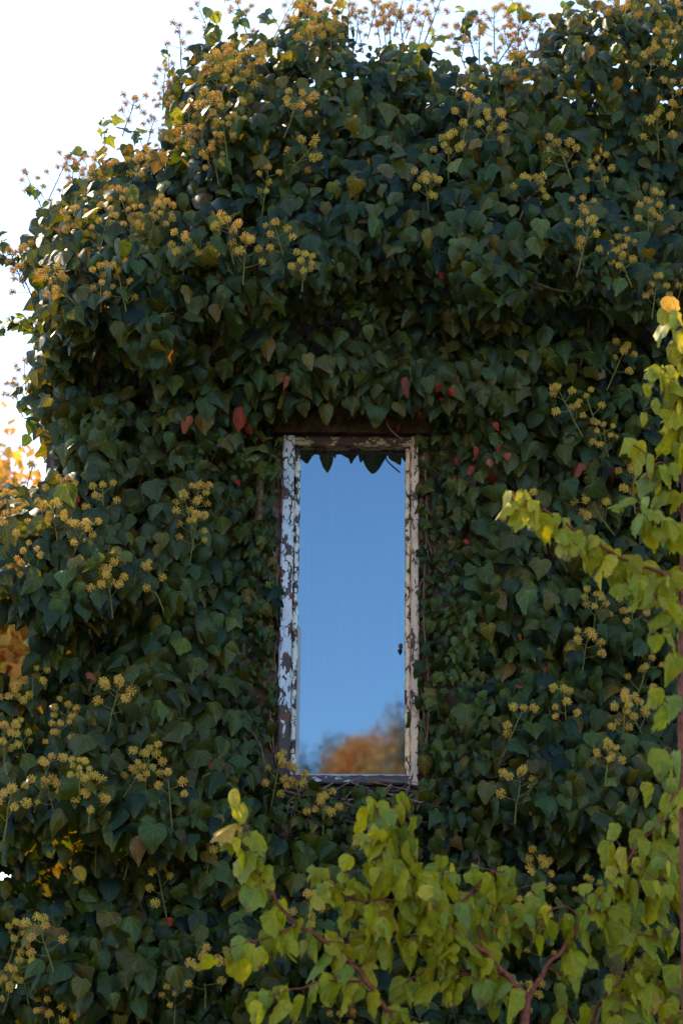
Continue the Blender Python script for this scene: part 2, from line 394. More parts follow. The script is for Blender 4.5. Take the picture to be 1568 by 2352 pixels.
bar(GL-BW, GR+BW, GT+0.014, ZT, -0.028).build('head_rail', M_pt, win)
bar(GL-BW, GR+BW, ZB, GB-0.006, -0.040).build('bottom_rail', M_pb, win)
bar(GL-BW+0.001, GL, GB-0.004, GT+0.012, -0.006).build('glazing_bead', M_bl, win)
bar(GR, GR+BW-0.001, GB-0.004, GT+0.012, -0.006).build('glazing_bead', M_br, win)
gm = MB(); gm.add([(GL-0.003, YG, GB-0.004), (GR+0.003, YG, GB-0.004), (GR+0.003, YG, GT+0.012), (GL-0.003, YG, GT+0.012)], [(0, 1, 2, 3)])
gm.add([(GL-0.003, YG+0.004, GB-0.004), (GR+0.003, YG+0.004, GB-0.004), (GR+0.003, YG+0.004, GT+0.012), (GL-0.003, YG+0.004, GT+0.012)], [(3, 2, 1, 0)])
gm.build('pane', M_glass, win)
M_putty = simple('putty_and_reflection', (0.34, 0.37, 0.42), 0.8, (0.42, 0.40, 0.40), 25)
pm = MB(); pm.box(GL, GL+0.012, 0.014, YG-0.001, GB, GT*0.45+GB*0.55); pm.box(GL, GR, 0.012, YG-0.001, GB-0.003, GB+0.007)  # left strip stands in for an offset reflection along the glass edge
pm.build('putty_reflection_strip', M_putty, win)
# ledge under the frame, its near-black colour standing in for the gap's shade
sb = MB(); sb.box(FL-0.02, FRt+0.02, -0.02, 0.002, ZB-0.05, ZB-0.004)
sb.build('sill', M_gap, win)

# ------------------------------------------------------------------ the ivy hull
SIL = [(2600, -200), (1800, -120), (1560, -60), (1430, -40), (1290, -5), (1255, 60), (1215, 105), (1130, 112), (1050, 120), (1000, 118),
       (975, 90), (900, 78), (830, 82), (800, 40), (770, -5), (680, -10), (655, 40), (600, 70), (540, 65), (480, 55), (450, 85), (392, 150), (378, 215),
       (392, 290), (345, 330), (270, 330), (205, 372), (150, 415), (110, 450), (60, 495), (48, 560), (62, 640), (76, 730), (68, 830), (62, 900),
       (88, 985), (130, 1062), (85, 1098), (30, 1110), (-60, 1120), (-250, 1180), (-600, 1300)]
SIL_ = np.array(SIL, float)
POLY = np.vstack([SIL_, [(-600, 3400), (2600, 3400)]])
def inside(u, v, poly):
    r = np.zeros(u.shape, bool); n = len(poly); j = n-1
    for i in range(n):
        xi, yi = poly[i]; xj, yj = poly[j]
        if yi != yj:
            c = ((yi > v) != (yj > v)) & (u < (xj-xi)*(v-yi)/(yj-yi)+xi)
            r ^= c
        j = i
    return r
def sildist(u, v):
    best = np.full(u.shape, 1e9)
    for a, b in zip(SIL_[:-1], SIL_[1:]):
        d = b-a; t = np.clip(((u-a[0])*d[0]+(v-a[1])*d[1])/(d@d), 0, 1)
        best = np.minimum(best, np.hypot(u-a[0]-t*d[0], v-a[1]-t*d[1]))
    return np.where(inside(u, v, POLY), best, -best)
_nz = [(rng.uniform(0, 2*PI), rng.uniform(0, 2*PI)) for _ in range(24)]
def vnoise(u, v, L, seed):
    r = 0
    for i in range(6):
        a, ph = _nz[(seed*5+i) % 24]; a = a*3.1+i*1.05
        r = r+np.sin((u*math.cos(a)+v*math.sin(a))*2*PI/(L*(0.75+0.12*i))+ph)
    return r/3.4
BULGES = [  # u, v, amp, half width, reach up, reach down
 (800, 868, .20, 230, 130, 42),
 (480, 700, .24, 150, 330, 60), (690, 640, .26, 140, 330, 55), (880, 590, .16, 130, 280, 60), (1110, 640, .20, 110, 260, 50), (1300, 615, .26, 160, 280, 45), (1480, 650, .22, 130, 280, 60), (230, 720, .36, 190, 300, 70), (1000, 560, .10, 200, 260, 120), (520, 300, .12, 160, 180, 90),
 (1420, 120, .14, 230, 150, 120), (1120, 330, .08, 170, 120, 90), (860, 190, .08, 120, 90, 70),
 (100, 1370, .30, 190, 240, 55), (330, 1380, .14, 160, 180, 50), (500, 1010, .05, 150, 60, 40), (400, 1640, .06, 150, 120, 80),
 (310, 1890, .30, 300, 200, 42), (60, 1820, .14, 140, 200, 90), (250, 2250, .14, 380, 170, 130), (720, 1905, .12, 200, 70, 80),
 (1400, 1010, .12, 140, 120, 70), (1180, 900, .05, 130, 90, 60), (1290, 1440, .10, 210, 150, 80), (1380, 1850, .30, 230, 240, 42), (1130, 1760, .08, 120, 120, 70),
 (1200, 2080, .16, 120, 110, 60), (700, 2250, .10, 250, 150, 200), (1300, 2600, .2, 900, 300, 300)]
CLUMPS = [(rng.uniform(-250, 2000), rng.uniform(-100, 2650), rng.uniform(.03, .10), rng.uniform(38, 85), rng.uniform(50, 110), rng.uniform(16, 34)) for _ in range(420)]
def depth(u, v):
    d = np.full(u.shape, 0.13)
    wob = 38*vnoise(u, v*0.3, 260, 4)+16*vnoise(u, v*0.3, 90, 1)
    for (a, b, am, hw, up, dn) in BULGES:
        dv = v-b+wob
        d = d+am*np.exp(-((u-a)/hw)**2-(dv/np.where(dv < 0, up, dn))**2)
    d = 0.13+(d-0.13)*1.15
    for (a, b, am, hw, up, dn) in CLUMPS:
        dv = v-b; m = (np.abs(u-a) < hw*2.2) & (dv > -up*2.2) & (dv < dn*2.5)
        if m.any(): d[m] += am*np.exp(-((u[m]-a)/hw)**2-(dv[m]/np.where(dv[m] < 0, up, dn))**2)
    d = d+0.03*vnoise(u, v, 230, 0)+0.012*vnoise(u, v, 60, 2)
    # shallow around the window
    du = np.maximum(np.maximum(640-u, u-962), 0); dv = np.maximum(np.maximum((1000-v)*1.9, v-1810), 0)
    dw = np.hypot(du, dv*0.8); k = np.clip(dw/170, 0, 1); k = k*k*(3-2*k)
    d = 0.045+(d-0.045)*k
    return np.maximum(d, 0.03)
def hull(u, v):
    d = depth(u, v); s = sildist(u, v); Rr = 110.0
    q = np.clip(s/Rr, 0, 1); round_ = np.sqrt(np.clip(1-(1-q)**2, 0, 1))
    dd = (d+0.16)*round_-0.16
    return dd
def hull_n(u, v):
    e = 14.0
    p0 = P(u, v, hull(u, v)); pu = P(u+e, v, hull(u+e, v)); pv = P(u, v+e, hull(u, v+e))
    n = np.cross(pv-p0, pu-p0); n /= np.linalg.norm(n, axis=1, keepdims=True)
    n[n[:, 1] > 0.3] *= 1
    return p0, n
def wmask(u, v, m):
    """clear of the window opening, with an overgrown ragged edge"""
    e = m+10*vnoise(u, v, 90, 3)+6*vnoise(u, v, 34, 4)
    inx = (u > 640-e*0.9-(v-1000)*0.012) & (u < 962+e*0.7) & (v > 935-e*0.5) & (v < 1806+e*0.3)
    return ~inx
HOLES = [(292, 478, 22, 24), (12, 1480, 55, 85), (45, 1570, 22, 30), (8, 1160, 30, 26), (5, 2000, 22, 30), (5, 1085, 70, 26)]
DARK = [(860, 1010, 0, 0)]
def hole(u, v, grow=1.0):
    r = np.zeros(u.shape, bool)
    for a, b, c, d in HOLES: r |= (((u-a)/(c*grow))**2+((v-b)/(d*grow))**2) < 1
    return r
def near(u, v, pts):
    r = np.zeros(u.shape)
    for a, b, c, d in pts: r = np.maximum(r, np.exp(-((u-a)/c)**2-((v-b)/d)**2))
    return r
SMALL = [(590, 1150, 70, 130), (580, 1500, 55, 260), (1010, 1250, 60, 260), (1050, 1600, 90, 200), (640, 1040, 120, 40), (760, 700, 110, 60), (1320, 610, 150, 40),
         (560, 1060, 120, 60), (760, 1860, 160, 50), (1000, 1000, 80, 80), (850, 90, 80, 25), (1060, 2000, 90, 60)]
ivy = tag(empty('ivy', (0, -0.1, 0)), 'dense dark green climbing ivy with heart-shaped leaves covering the house wall', 'ivy')
def lp(o): o.location = (0, 0.1, 0); return o
PALETTE = np.array([(0.019, 0.029, 0.006), (0.031, 0.040, 0.006), (0.050, 0.047, 0.006), (0.080, 0.058, 0.008), (0.006, 0.011, 0.005), (0.10, 0.056, 0.010), (0.062, 0.078, 0.016)])
PW = np.array([.25, .26, .22, .08, .15, .012, .028])

def scatter(spacing, back, jit=0.5, u0=-330, u1=2150, v0=-260, v1=2700, scale=1.0, tiltup=0, keep=None):
    U, V = np.meshgrid(np.arange(u0, u1, spacing), np.arange(v0, v1, spacing*0.9))
    U = U.astype(float); U[::2] += spacing/2
    u = (U+rng.uniform(-jit, jit, U.shape)*spacing).ravel(); v = (V+rng.uniform(-jit, jit, U.shape)*spacing).ravel()
    s = sildist(u, v)
    ok = (s > 6) & wmask(u, v, 3) & ~hole(u, v)
    if keep is not None: ok &= keep(u, v)
    u, v = u[ok], v[ok]
    p, n = hull_n(u, v)
    return u, v, p, n
allp = []
def addleaves(spacing, back, scale, keep=None, tilt=0.16, rnd=0.33, spin=0.5, jitter=0.032, **kw):
    u, v, p, n = scatter(spacing, back, keep=keep, **kw); N = len(u)
    sm = near(u, v, SMALL)
    size = 0.073*scale*rng.uniform(0.66, 1.2, N)*(1-0.48*sm)*(1+0.10*vnoise(u, v, 300, 2))
    size *= np.where((v < 250), 0.86, 1.0)
    n2 = n*0.35+np.array([0, -0.75, tilt])+rng.normal(0, rnd, (N, 3))
    n2[:, 1] = np.where(n2[:, 1] > -0.15, -0.15-np.abs(n2[:, 1])*0.3, n2[:, 1])
    tip = np.tile(np.array([0.0, -0.25, -1.0]), (N, 1))+rng.normal(0, spin, (N, 3))*np.array([1, .4, .35])
    p = p+np.array([0, 1, 0])*(back+rng.normal(0, jitter, N))[:, None]
    p[:, 1] = np.where(sildist(u, v) > 130, np.minimum(p[:, 1], -0.012-0.01*rng.random(N)), p[:, 1])
    ci = rng.choice(len(PALETTE), N, p=PW)
    tint = PALETTE[ci]*rng.uniform(0.5, 1.55, (N, 1))*np.array([1.08, 1.0, .8])*(1+rng.normal(0, .07, (N, 3)))
    warm = np.clip(near(u, v, [(330, 1120, 260, 200), (60, 850, 90, 320), (850, 830, 420, 130), (1150, 1150, 200, 200), (330, 1650, 200, 120)]), 0, 1)[:, None]
    tint = tint*(1-warm*0.35)+np.array([0.06, 0.052, 0.018])*warm*0.35
    yg = near(u, v, [(590, 1100, 100, 60), (730, 5, 90, 50), (930, 95, 90, 30), (1235, 100, 40, 40), (520, 70, 60, 40), (1100, 125, 60, 25), (1060, 1500, 90, 300), (240, 300, 40, 60)])*rng.random(N)  # yellow-green patches: young leaves by the window; along the top, backlight painted in
    yg = np.clip(yg*1.5-0.55, 0, 1)[:, None]
    tint = tint*(1-yg)+np.array([0.10, 0.13, 0.03])*yg
    size *= np.where((v > 1100) & (u < 600), 1.12, 1.0)
    lob = rng.random(N) < (0.06+0.72*sm)
    kind = np.where(lob, rng.choice([3, 4], N), rng.choice([0, 0, 1, 2], N))
    allp.append((p, n2, tip, size, tint, kind))
addleaves(33, 0.0, 1.0, rnd=0.33, spin=0.38)
addleaves(31, 0.05, 1.0, rnd=0.36)
addleaves(25, 0.03, 0.95, keep=lambda u, v: sildist(u, v) < 120)
addleaves(25, 0.1, 0.95, keep=lambda u, v: sildist(u, v) < 90)
addleaves(36, 0.11, 1.1, rnd=0.4)
addleaves(36, 0.18, 1.1, rnd=0.4, keep=lambda u, v: sildist(u, v) < 190)
addleaves(34, 0.3, 1.0, rnd=0.5, jitter=0.12, keep=lambda u, v: sildist(u, v) < 260)
addleaves(44, 0.28, 1.1, rnd=0.4, keep=lambda u, v: sildist(u, v) < 190)
addleaves(24, -0.006, 0.66, keep=lambda u, v: near(u, v, SMALL) > 0.3*rng.random(u.shape)+0.25)
addleaves(58, -0.03, 0.95, tilt=0.3, rnd=0.42, spin=0.6)
# ragged sprigs past the silhouette
def sprigs():
    P_, N_, T_, S_, C_, K_ = [], [], [], [], [], []
    st = MB()
    spots = [(0, 545, -40, 575, 8), (75, 600, -15, 600, 14), (85, 745, -10, 765, 13), (95, 770, 10, 730, 7), (240, 360, 238, 268, 9), (390, 170, 380, 100, 6), (480, 80, 485, 30, 8), (540, 90, 545, 35, 9),
             (1060, 130, 1085, 20, 8), (1085, 25, 1060, 60, 4), (1240, 60, 1180, 22, 5), (640, 60, 600, 30, 5), (700, 20, 720, -30, 8), (780, 30, 790, -5, 5), (110, 470, 60, 430, 6), (90, 880, 40, 900, 6), (60, 940, 45, 905, 4),
             (200, 380, 160, 350, 5), (980, 110, 1010, 85, 5), (330, 345, 300, 300, 5), (80, 1010, 55, 960, 5)]
    for (a, b, c, d, n) in spots:
        p0 = P(a, b, -0.05); p1 = P(c, d, 0.02); mid = (p0+p1)/2+np.array([0, 0, 0.03])
        pts = spline([p0, mid, p1], 5); st.tube(pts, [0.0022]*len(pts), 4)
        for i in range(n):
            t = (i+0.5)/n; q = pts[int(t*(len(pts)-1))]+rng.normal(0, 0.012, 3)
            P_.append(q); N_.append(np.array([rng.normal(0, .5), -0.8, 0.4])+rng.normal(0, .3, 3)); T_.append(rng.normal(0, .6, 3)+np.array([(c-a)*0.006, 0, -0.5]))
            S_.append(rng.uniform(0.035, 0.062)); y = rng.random() < (0.8 if (a, b) in ((240, 360), (700, 20), (780, 30), (980, 110)) else 0.25)
            C_.append((0.13, 0.14, 0.02) if y else (0.035, 0.055, 0.03)); K_.append(rng.choice([0, 1, 3]))  # yellow backlight painted into most leaves of a few rim sprigs
    allp.append(tuple(np.array(q) for q in (P_, N_, T_, S_, C_, K_)))
    return st
st = sprigs()
def feature():
    F = [(345, 1515, 58, .05), (450, 1520, 54, -.1), (930, 385, 48, .1), (885, 322, 44, 0), (400, 872, 46, .1), (515, 835, 52, 0), (365, 1615, 50, .1), (520, 1480, 50, 0), (510, 1195, 46, .1), (1070, 1625, 54, 0), (820, 700, 44, .1),
         (1370, 1690, 54, 0), (1310, 1360, 44, .1), (1210, 1365, 48, -.1), (545, 1740, 60, -.8), (490, 1620, 46, .2), (600, 860, 44, 0), (1050, 560, 42, .1), (855, 480, 40, 0), (140, 1520, 48, .1), (260, 1900, 46, 0), (355, 1900, 52, 0), (300, 2110, 50, .2)]
    u, v, s_, rt = map(np.array, zip(*F)); u = u.astype(float); v = v.astype(float); N = len(F)
    p, n = hull_n(u, v); p = p+np.array([0, -.04, 0])
    allp.append((p, np.array([0, -1, .45])+rng.normal(0, .12, (N, 3)), np.stack([np.sin(rt), -.2+0*rt, -np.cos(rt)], 1), s_/600*1.08, PALETTE[rng.choice([1, 2, 6], N)]*1.3, rng.choice([0, 2], N)))
feature()
def runners():
    P_, N_, T_, S_, C_, K_ = [], [], [], [], [], []
    for pl, dd, n, sz_ in [([(1105, 600), (1190, 632), (1290, 668), (1380, 648), (1440, 655), (1490, 668)], .42, 46, .042), ([(640, 1070), (590, 1065), (540, 1015), (480, 1025), (420, 1050), (370, 1080)], .2, 30, .055),
                     ([(165, 1418), (200, 1415), (250, 1425)], .42, 10, .035), ([(700, 690), (760, 670), (820, 700), (860, 740)], .33, 26, .05), ([(690, 1835), (760, 1850), (850, 1835), (930, 1850)], .1, 26, .05), ([(560, 960), (600, 1000), (630, 1060)], .12, 14, .04)]:
        sp = spline([P(a, b, dd) for a, b in pl], 12)
        for i in range(n):
            q = sp[rng.integers(len(sp))]+rng.normal(0, .018, 3); P_.append(q); N_.append(np.array([0, -.8, .7])+rng.normal(0, .3, 3)); T_.append(rng.normal(0, .5, 3)+np.array([0, 0, -.8]))
            S_.append(sz_*rng.uniform(.7, 1.25)); C_.append(PALETTE[rng.choice([1, 2, 6, 6])]*1.1); K_.append(rng.choice([0, 3, 4]))
    allp.append(tuple(np.array(q) for q in (P_, N_, T_, S_, C_, K_)))
runners()
# leaves hanging over the lintel: the pane mirrors them along its top edge
def hung(uvs, D, nz=.4):
    P_, N_, T_, S_, C_, K_ = [], [], [], [], [], []
    for (u, v, s, rot) in uvs:                   # where the mirrored leaf joint is seen in the pane
        q = P(u, v, -(D+2*YG)); q[1] = -D
        P_.append(q); N_.append((rng.normal(0, nz), -1, rng.normal(.0, nz*.6))); T_.append((math.sin(rot), -0.05, -math.cos(rot))); S_.append(s)
        C_.append(PALETTE[rng.choice(4)]*0.9); K_.append(0)
    allp.append(tuple(np.array(q, float) if i < 5 else np.array(q) for i, q in enumerate((P_, N_, T_, S_, C_, K_))))
hung([(700, 1040, .058, .15), (748, 1046, .075, 0), (792, 1034, .055, .6), (815, 1030, .07, -.2), (858, 1048, .082, .1), (903, 1040, .06, .5), (840, 1026, .07, -.3), (928, 1034, .05, .1), (690, 1015, .07, 0), (768, 1012, .07, 0), (885, 1020, .07, 0), (915, 1010, .07, .2), (730, 1008, .07, .1), (815, 1005, .08, .1), (860, 1005, .07, .1)], 0.26, .12)
hung([(790+rng.uniform(-150, 150), 965+rng.uniform(-30, 5), rng.uniform(.05, .07), rng.normal(0, .5)) for _ in range(34)], 0.24)
hung([(800+rng.uniform(-220, 200), 935+rng.uniform(-40, 20), rng.uniform(.05, .075), rng.normal(0, .5)) for _ in range(44)], 0.20)
pos, nr, tp, sz, tn, kd = [np.concatenate([a[i] for a in allp]) for i in range(6)]
TL = [T_heart, T_ovate, T_broad, T_lobed, T_lobe2]
lp(leaves('foliage', M_ivy, ivy, pos, nr, tp, sz, np.clip(tn, 0.004, 1), [(TL[i], np.where(kd == i)[0]) for i in range(5)], curl=0.42, droop=0.45, wave=0.05))
print('ivy leaves', len(pos))
# stems and dry aerial roots
for i in range(34):                                # roots clinging beside the frame
    side = i % 2
    a = (632 if side == 0 else 974)+rng.normal(0, 9); b = rng.uniform(1080, 1760)
    pts = [P(a+rng.normal(0, 6)+k*rng.normal(0, 3), b+k*rng.uniform(20, 30), 0.015+0.01*rng.random()) for k in range(5)]
    st.tube(spline(pts, 3), rng.uniform(.0015, .0035), 4, 1)
for i in range(30):                                # tangle below the sill
    a = rng.uniform(650, 960); b = rng.uniform(1815, 1880)
    pts = [P(a+k*rng.normal(8, 16), b+k*rng.normal(0, 9), 0.04+0.04*rng.random()) for k in range(5)]
    st.tube(spline(pts, 3), rng.uniform(.0015, .0035), 4, 1)
for pl, dd in [([(1105, 600), (1190, 632), (1290, 668), (1380, 648), (1440, 655), (1490, 668)], .42), ([(640, 1070), (590, 1065), (540, 1015), (480, 1025), (420, 1050)], .15),
               ([(690, 780), (700, 850), (720, 930)], .12), ([(565, 1660), (600, 1720), (610, 1790)], .1), ([(1345, 700), (1350, 760), (1330, 850)], .2)]:
    s1 = MB(); s1.tube(spline([P(a, b, dd) for a, b in pl], 5), .004, 5); lp(s1.build('stem', M_stem, ivy))
q = lp(st.build('aerial_roots', [M_stem, M_dry], ivy)); q['kind'] = 'stuff'
# the thick old stem behind the leaves
for x0, u_, r in ((-0.35, 560, .03), (0.5, 1080, .035), (1.0, 1400, .03), (-0.9, 230, .035)):
    pts = [np.array([x0+0.05*math.sin(k*1.3+x0*9), -0.03, k*0.5-0.05]) for k in range(12)]
    mb = MB(); mb.tube(spline(pts, 3), [r*(1-k/50) for k in range(34)], 8); lp(mb.build('trunk', M_stem, ivy))

# ------------------------------------------------------------------ ivy flower clusters
def head_mesh(seed):
    r_ = random.Random(seed); m = MB(); R = 0.0118
    n = 34
    for i in range(n):
        z = 1-2*(i+0.5)/n; z = z*0.9+0.05; ph = i*2.39996+r_.uniform(-.3, .3)
        d = Vector((math.sqrt(max(0, 1-z*z))*math.cos(ph), math.sqrt(max(0, 1-z*z))*math.sin(ph), z))
        L = R*r_.uniform(.85, 1.12); a = d.orthogonal().normalized(); b = d.cross(a); w_ = .0006
        tipp = d*L
        vs = [a*w_*1.4, (b*.87-a*.5)*w_*1.4, (-b*.87-a*.5)*w_*1.4]; vs += [v+tipp for v in vs]
        m.add(vs, [(0, 1, 4, 3), (1, 2, 5, 4), (2, 0, 3, 5)], 0)
        s = r_.uniform(.0017, .0024)
        m.add([tipp+a*s, tipp+b*s, tipp-a*s, tipp-b*s, tipp+d*s*1.3, tipp-d*s*.9],
              [(0, 1, 4), (1, 2, 4), (2, 3, 4), (3, 0, 4), (1, 0, 5), (2, 1, 5), (3, 2, 5), (0, 3, 5)], 1)
    m.add([Vector(v)*.0035 for v in ((1, 0, 0), (0, 1, 0), (-1, 0, 0), (0, -1, 0), (0, 0, 1), (0, 0, -1))], [(0, 1, 4), (1, 2, 4), (2, 3, 4), (3, 0, 4), (1, 0, 5), (2, 1, 5), (3, 2, 5), (0, 3, 5)], 0)
    return m
HEADS = [head_mesh(s) for s in range(4)]
HEAD_ME = [h.mesh('flower_head', [M_head, M_knob]) for h in HEADS]
def cluster_variant(seed):
    """stalk mesh + positions of its flower heads; stands along +Z, about 0.13 m tall"""
    r_ = random.Random(seed); m = MB(); hs = []
    H = r_.uniform(.09, .13)
    top = Vector((r_.uniform(-.01, .01), 0, H)); low = Vector((0, 0, -.045))
    m.tube([low, Vector((0, 0, 0)), top*.5+Vector((r_.uniform(-.004, .004), 0, 0)), top], [.0026, .0024, .002, .0014], 5)
    hs.append(top)
    n = r_.choice([5, 6, 7, 8, 9]); ph = r_.uniform(0, 6)
    for i in range(n):
        t = 0.05+0.8*(i/(n-1)) if n > 1 else .5; t += r_.uniform(-.05, .05)
        base = top*max(.05, t); ph += 2.4+r_.uniform(-.3, .3)
        L = r_.uniform(.044, .062)*(1.1-.35*t); side = Vector((math.cos(ph), math.sin(ph)*.7, r_.uniform(.3, .75))).normalized()
        e = base+side*L; m.tube([base, base+side*L*.5-Vector((0, 0, .003)), e], [.0014, .0012, .0011], 4)
        hs.append(e)
    return m, hs
NV = 9
VAR = [cluster_variant(100+i) for i in range(NV)]
VME = [v[0].mesh('flower_cluster', [M_stalk]) for v in VAR]
FL_MAIN = [(530,135),(562,190),(470,250),(430,275),(535,262),(480,340),(520,310),(665,250),(672,350),(350,362),(245,385),(190,500),(235,520),(300,510),(345,510),(365,495),(422,580),(530,540),(560,585),
 (650,550),(695,608),(605,432),(232,655),(288,672),(160,650),(60,582),(320,385),(440,330),(498,365),(585,150),(1140,165),(1190,172),(1065,280),(1112,290),(1030,345),(982,435),(1305,360),(1390,395),(1205,440),(1325,500),
 (1332,568),(1520,480),(1488,500),(1450,560),(1512,300),(1490,140),(1540,230),(1440,598),(1405,835),(1322,940),(1372,950),(1395,1010),(1390,1168),(1455,1112),(1365,1390),(1455,1405),(1340,1488),(1465,1560),
 (1300,1640),(1165,1680),(1470,1645),(1392,1742),(1185,1820),(1220,2010),(1338,2052),(1222,2100),(1240,2180),(100,1130),(55,1115),(130,1195),(30,1155),(172,1232),(82,1285),(242,1160),(447,1150),(440,1232),(365,1342),
 (90,1205),(75,1545),(30,1605),(255,1610),(150,1645),(140,1695),(182,1772),(60,1700),(90,1800),(125,1835),(205,1842),(15,1860),(335,1760),(298,1775),(392,1832),(292,1960),(380,2060),(480,1942),(628,1790),(690,1805),
 (742,1870),(472,2245),(402,2290),(30,2150),(115,2172)]
FL_REST = [(415,105),(480,35),(560,22),(500,165),(700,20),(735,45),(850,32),(895,38),(940,30),(980,48),(830,66),(885,62),(925,62),(1085,75),(1135,55),(1170,90),(1205,60),(1228,85),(1100,95),(1558,45),(1535,95),(1550,70),
 (290,250),(340,292),(205,395),(165,392),(125,395),(92,435),(130,465),(375,190),(392,225),(45,600),(70,640),(290,455),(820,40),(870,45),(910,20),(960,70),(1150,100),(1060,100),(1190,105),(1190,35),(800,55),(760,75),(640,30),(720,75),(610,120),
 (60,860),(45,900),(60,2240),(15,2270),(112,2312),(140,2340),(220,1945),(690,2112),(1042,2300),(772,2335),(820,2190),(1185,2300),(1560,640),(1500,670),(10,1700),(1430,1668),(20,1235),(1175,1190),(440,1195),(255,1350),(1440,30)]
def cluster_xform(u, v, r_):
    u = np.array([float(u)]); v = np.array([float(v)]); inh = sildist(u, v)[0]
    d = (hull(u, v)[0] if inh > 0 else -0.1)+0.045
    p = P(u[0], v[0]+34, d)
    tilt_x = r_.uniform(.12, .5); roll = r_.gauss(0, .3)
    rot = Matrix.Rotation(roll, 4, 'Y') @ Matrix.Rotation(tilt_x, 4, 'X') @ Matrix.Rotation(r_.uniform(0, 6.28), 4, 'Z')
    s = r_.uniform(.85, 1.25)
    return Matrix.Translation(Vector(p)) @ rot @ Matrix.Scale(s, 4)
def placed(u, v, i):
    r_ = random.Random(i*7+3); k = i % NV; M = cluster_xform(u, v, r_)
    return k, M, r_
for i, (u, v) in enumerate(FL_MAIN[:100]):
    k, M, r_ = placed(u, v, i)
    o = bpy.data.objects.new('flower_cluster', VME[k]); col.objects.link(o); o.parent = ivy; o.matrix_local = Matrix.Translation((0, .1, 0)) @ M
    for j, h in enumerate(VAR[k][1]):
        c = bpy.data.objects.new('flower_head', HEAD_ME[(i+j) % 4]); col.objects.link(c); c.parent = o
        c.location = h; c.scale = (r_.uniform(.8, 1.15),)*3; c.rotation_euler = (r_.uniform(-.6, .6), r_.uniform(-.6, .6), r_.uniform(0, 6))
rest = MB()
for i, (u, v) in enumerate(FL_MAIN[100:]+FL_REST):
    k, M, r_ = placed(u, v, i+200)
    m0, hs = VAR[k]
    rest.add([M @ Vector(q) for q in m0.v], m0.f, 0)
    for j, h in enumerate(hs):
        hm = HEADS[(i+j) % 4]; A = M @ Matrix.Translation(h) @ Matrix.Rotation(r_.uniform(-.6, .6), 4, 'X') @ Matrix.Rotation(r_.uniform(0, 6), 4, 'Z')
        n0 = len(rest.v); rest.v += [tuple(A @ Vector(q)) for q in hm.v]; rest.f += [tuple(a+n0 for a in f) for f in hm.f]; rest.mi += [1+q for q in hm.mi]
ro = lp(rest.build('distant_flower_clusters', [M_stalk, M_head, M_knob], ivy)); ro['kind'] = 'stuff'

# ------------------------------------------------------------------ red creeper
cr = tag(empty('red_creeper', (0, -0.12, 0)), 'thin creeper with scattered red and pink autumn leaves threaded through the ivy', 'creeper')
def lc(o): o.location = (0, 0.12, 0); return o
REDS = [(975,560,30),(1018,636,26),(655,882,36),(935,888,52),(1008,890,26),(1030,905,24),(1048,872,22),(1022,928,22),(1010,918,18),(1036,925,16),(965,960,30),(432,975,44),(552,960,62),(570,985,30),(1330,1080,40),(1388,1092,40),(1375,1108,30),(1100,1045,34),
 (1135,978,22),(1150,1030,20),(800,935,34),(920,985,22),(1045,1105,30),(1135,1105,44),(1085,1080,26),(1125,1062,22),(215,1560,30),(85,1220,28),(175,1150,24),(545,1108,20),(1255,1540,18),(1185,1580,18),(385,2120,24),(315,1690,26),(1068,1245,18),(910,1860,26),(715,1860,22),
 (1050,1060,22),(1165,1050,18),(480,1760,20),(1500,1905,16),(1195,1465,20),(600,1010,18),(975,1055,18)]
P_, N_, T_, S_, C_ = [], [], [], [], []
for (u, v, s) in REDS:
    u_ = np.array([float(u)]); v_ = np.array([float(v)]); d = hull(u_, v_)[0]+0.05
    S_.append(s/600*.85); P_.append(P(u, v-s*0.4, d)); N_.append((rng.normal(0, .9), -1, .2+rng.normal(0, .5))); T_.append((rng.normal(0, .6), -.1, -1))
    C_.append([(0.36, 0.045, 0.02), (0.30, 0.06, 0.035), (0.42, 0.11, 0.06), (0.24, 0.022, 0.012)][rng.integers(4)])
P_, N_, T_, S_, C_ = map(lambda q: np.array(q, float), (P_, N_, T_, S_, C_))
for i in range(len(P_)):
    tmn = [T_ovate, T_apri, T_heart][i % 3]
    lc(leaves('leaf', M_red, cr, P_[i:i+1], N_[i:i+1], T_[i:i+1], S_[i:i+1], C_[i:i+1], [(tmn, np.array([0]))], curl=.5, droop=.5))
for pl, dd, r in [([(860, 930), (885, 960), (895, 985), (925, 1012)], .16, .003), ([(1045, 870), (1030, 895), (1018, 925)], .2, .002), ([(1125, 1040), (1140, 1070), (1120, 1100), (1060, 1110)], .14, .003),
               ([(1180, 1135), (1195, 1155), (1205, 1165)], .12, .002), ([(640, 1060), (650, 1100), (645, 1180)], .06, .003), ([(975, 1040), (980, 1200), (972, 1400), (985, 1600), (975, 1760)], .05, .004),
               ([(1090, 1960), (1100, 1975), (1093, 2000)], .3, .002), ([(820, 1862), (870, 1880), (905, 1905)], .1, .003), ([(210, 1450), (220, 1530), (205, 1600)], .12, .003), ([(640, 890), (620, 940), (560, 960)], .12, .0025)]:
    cs = MB(); cs.tube(spline([P(a, b, dd) for a, b in pl], 5), r, 5); lc(cs.build('stem', M_twig, cr))

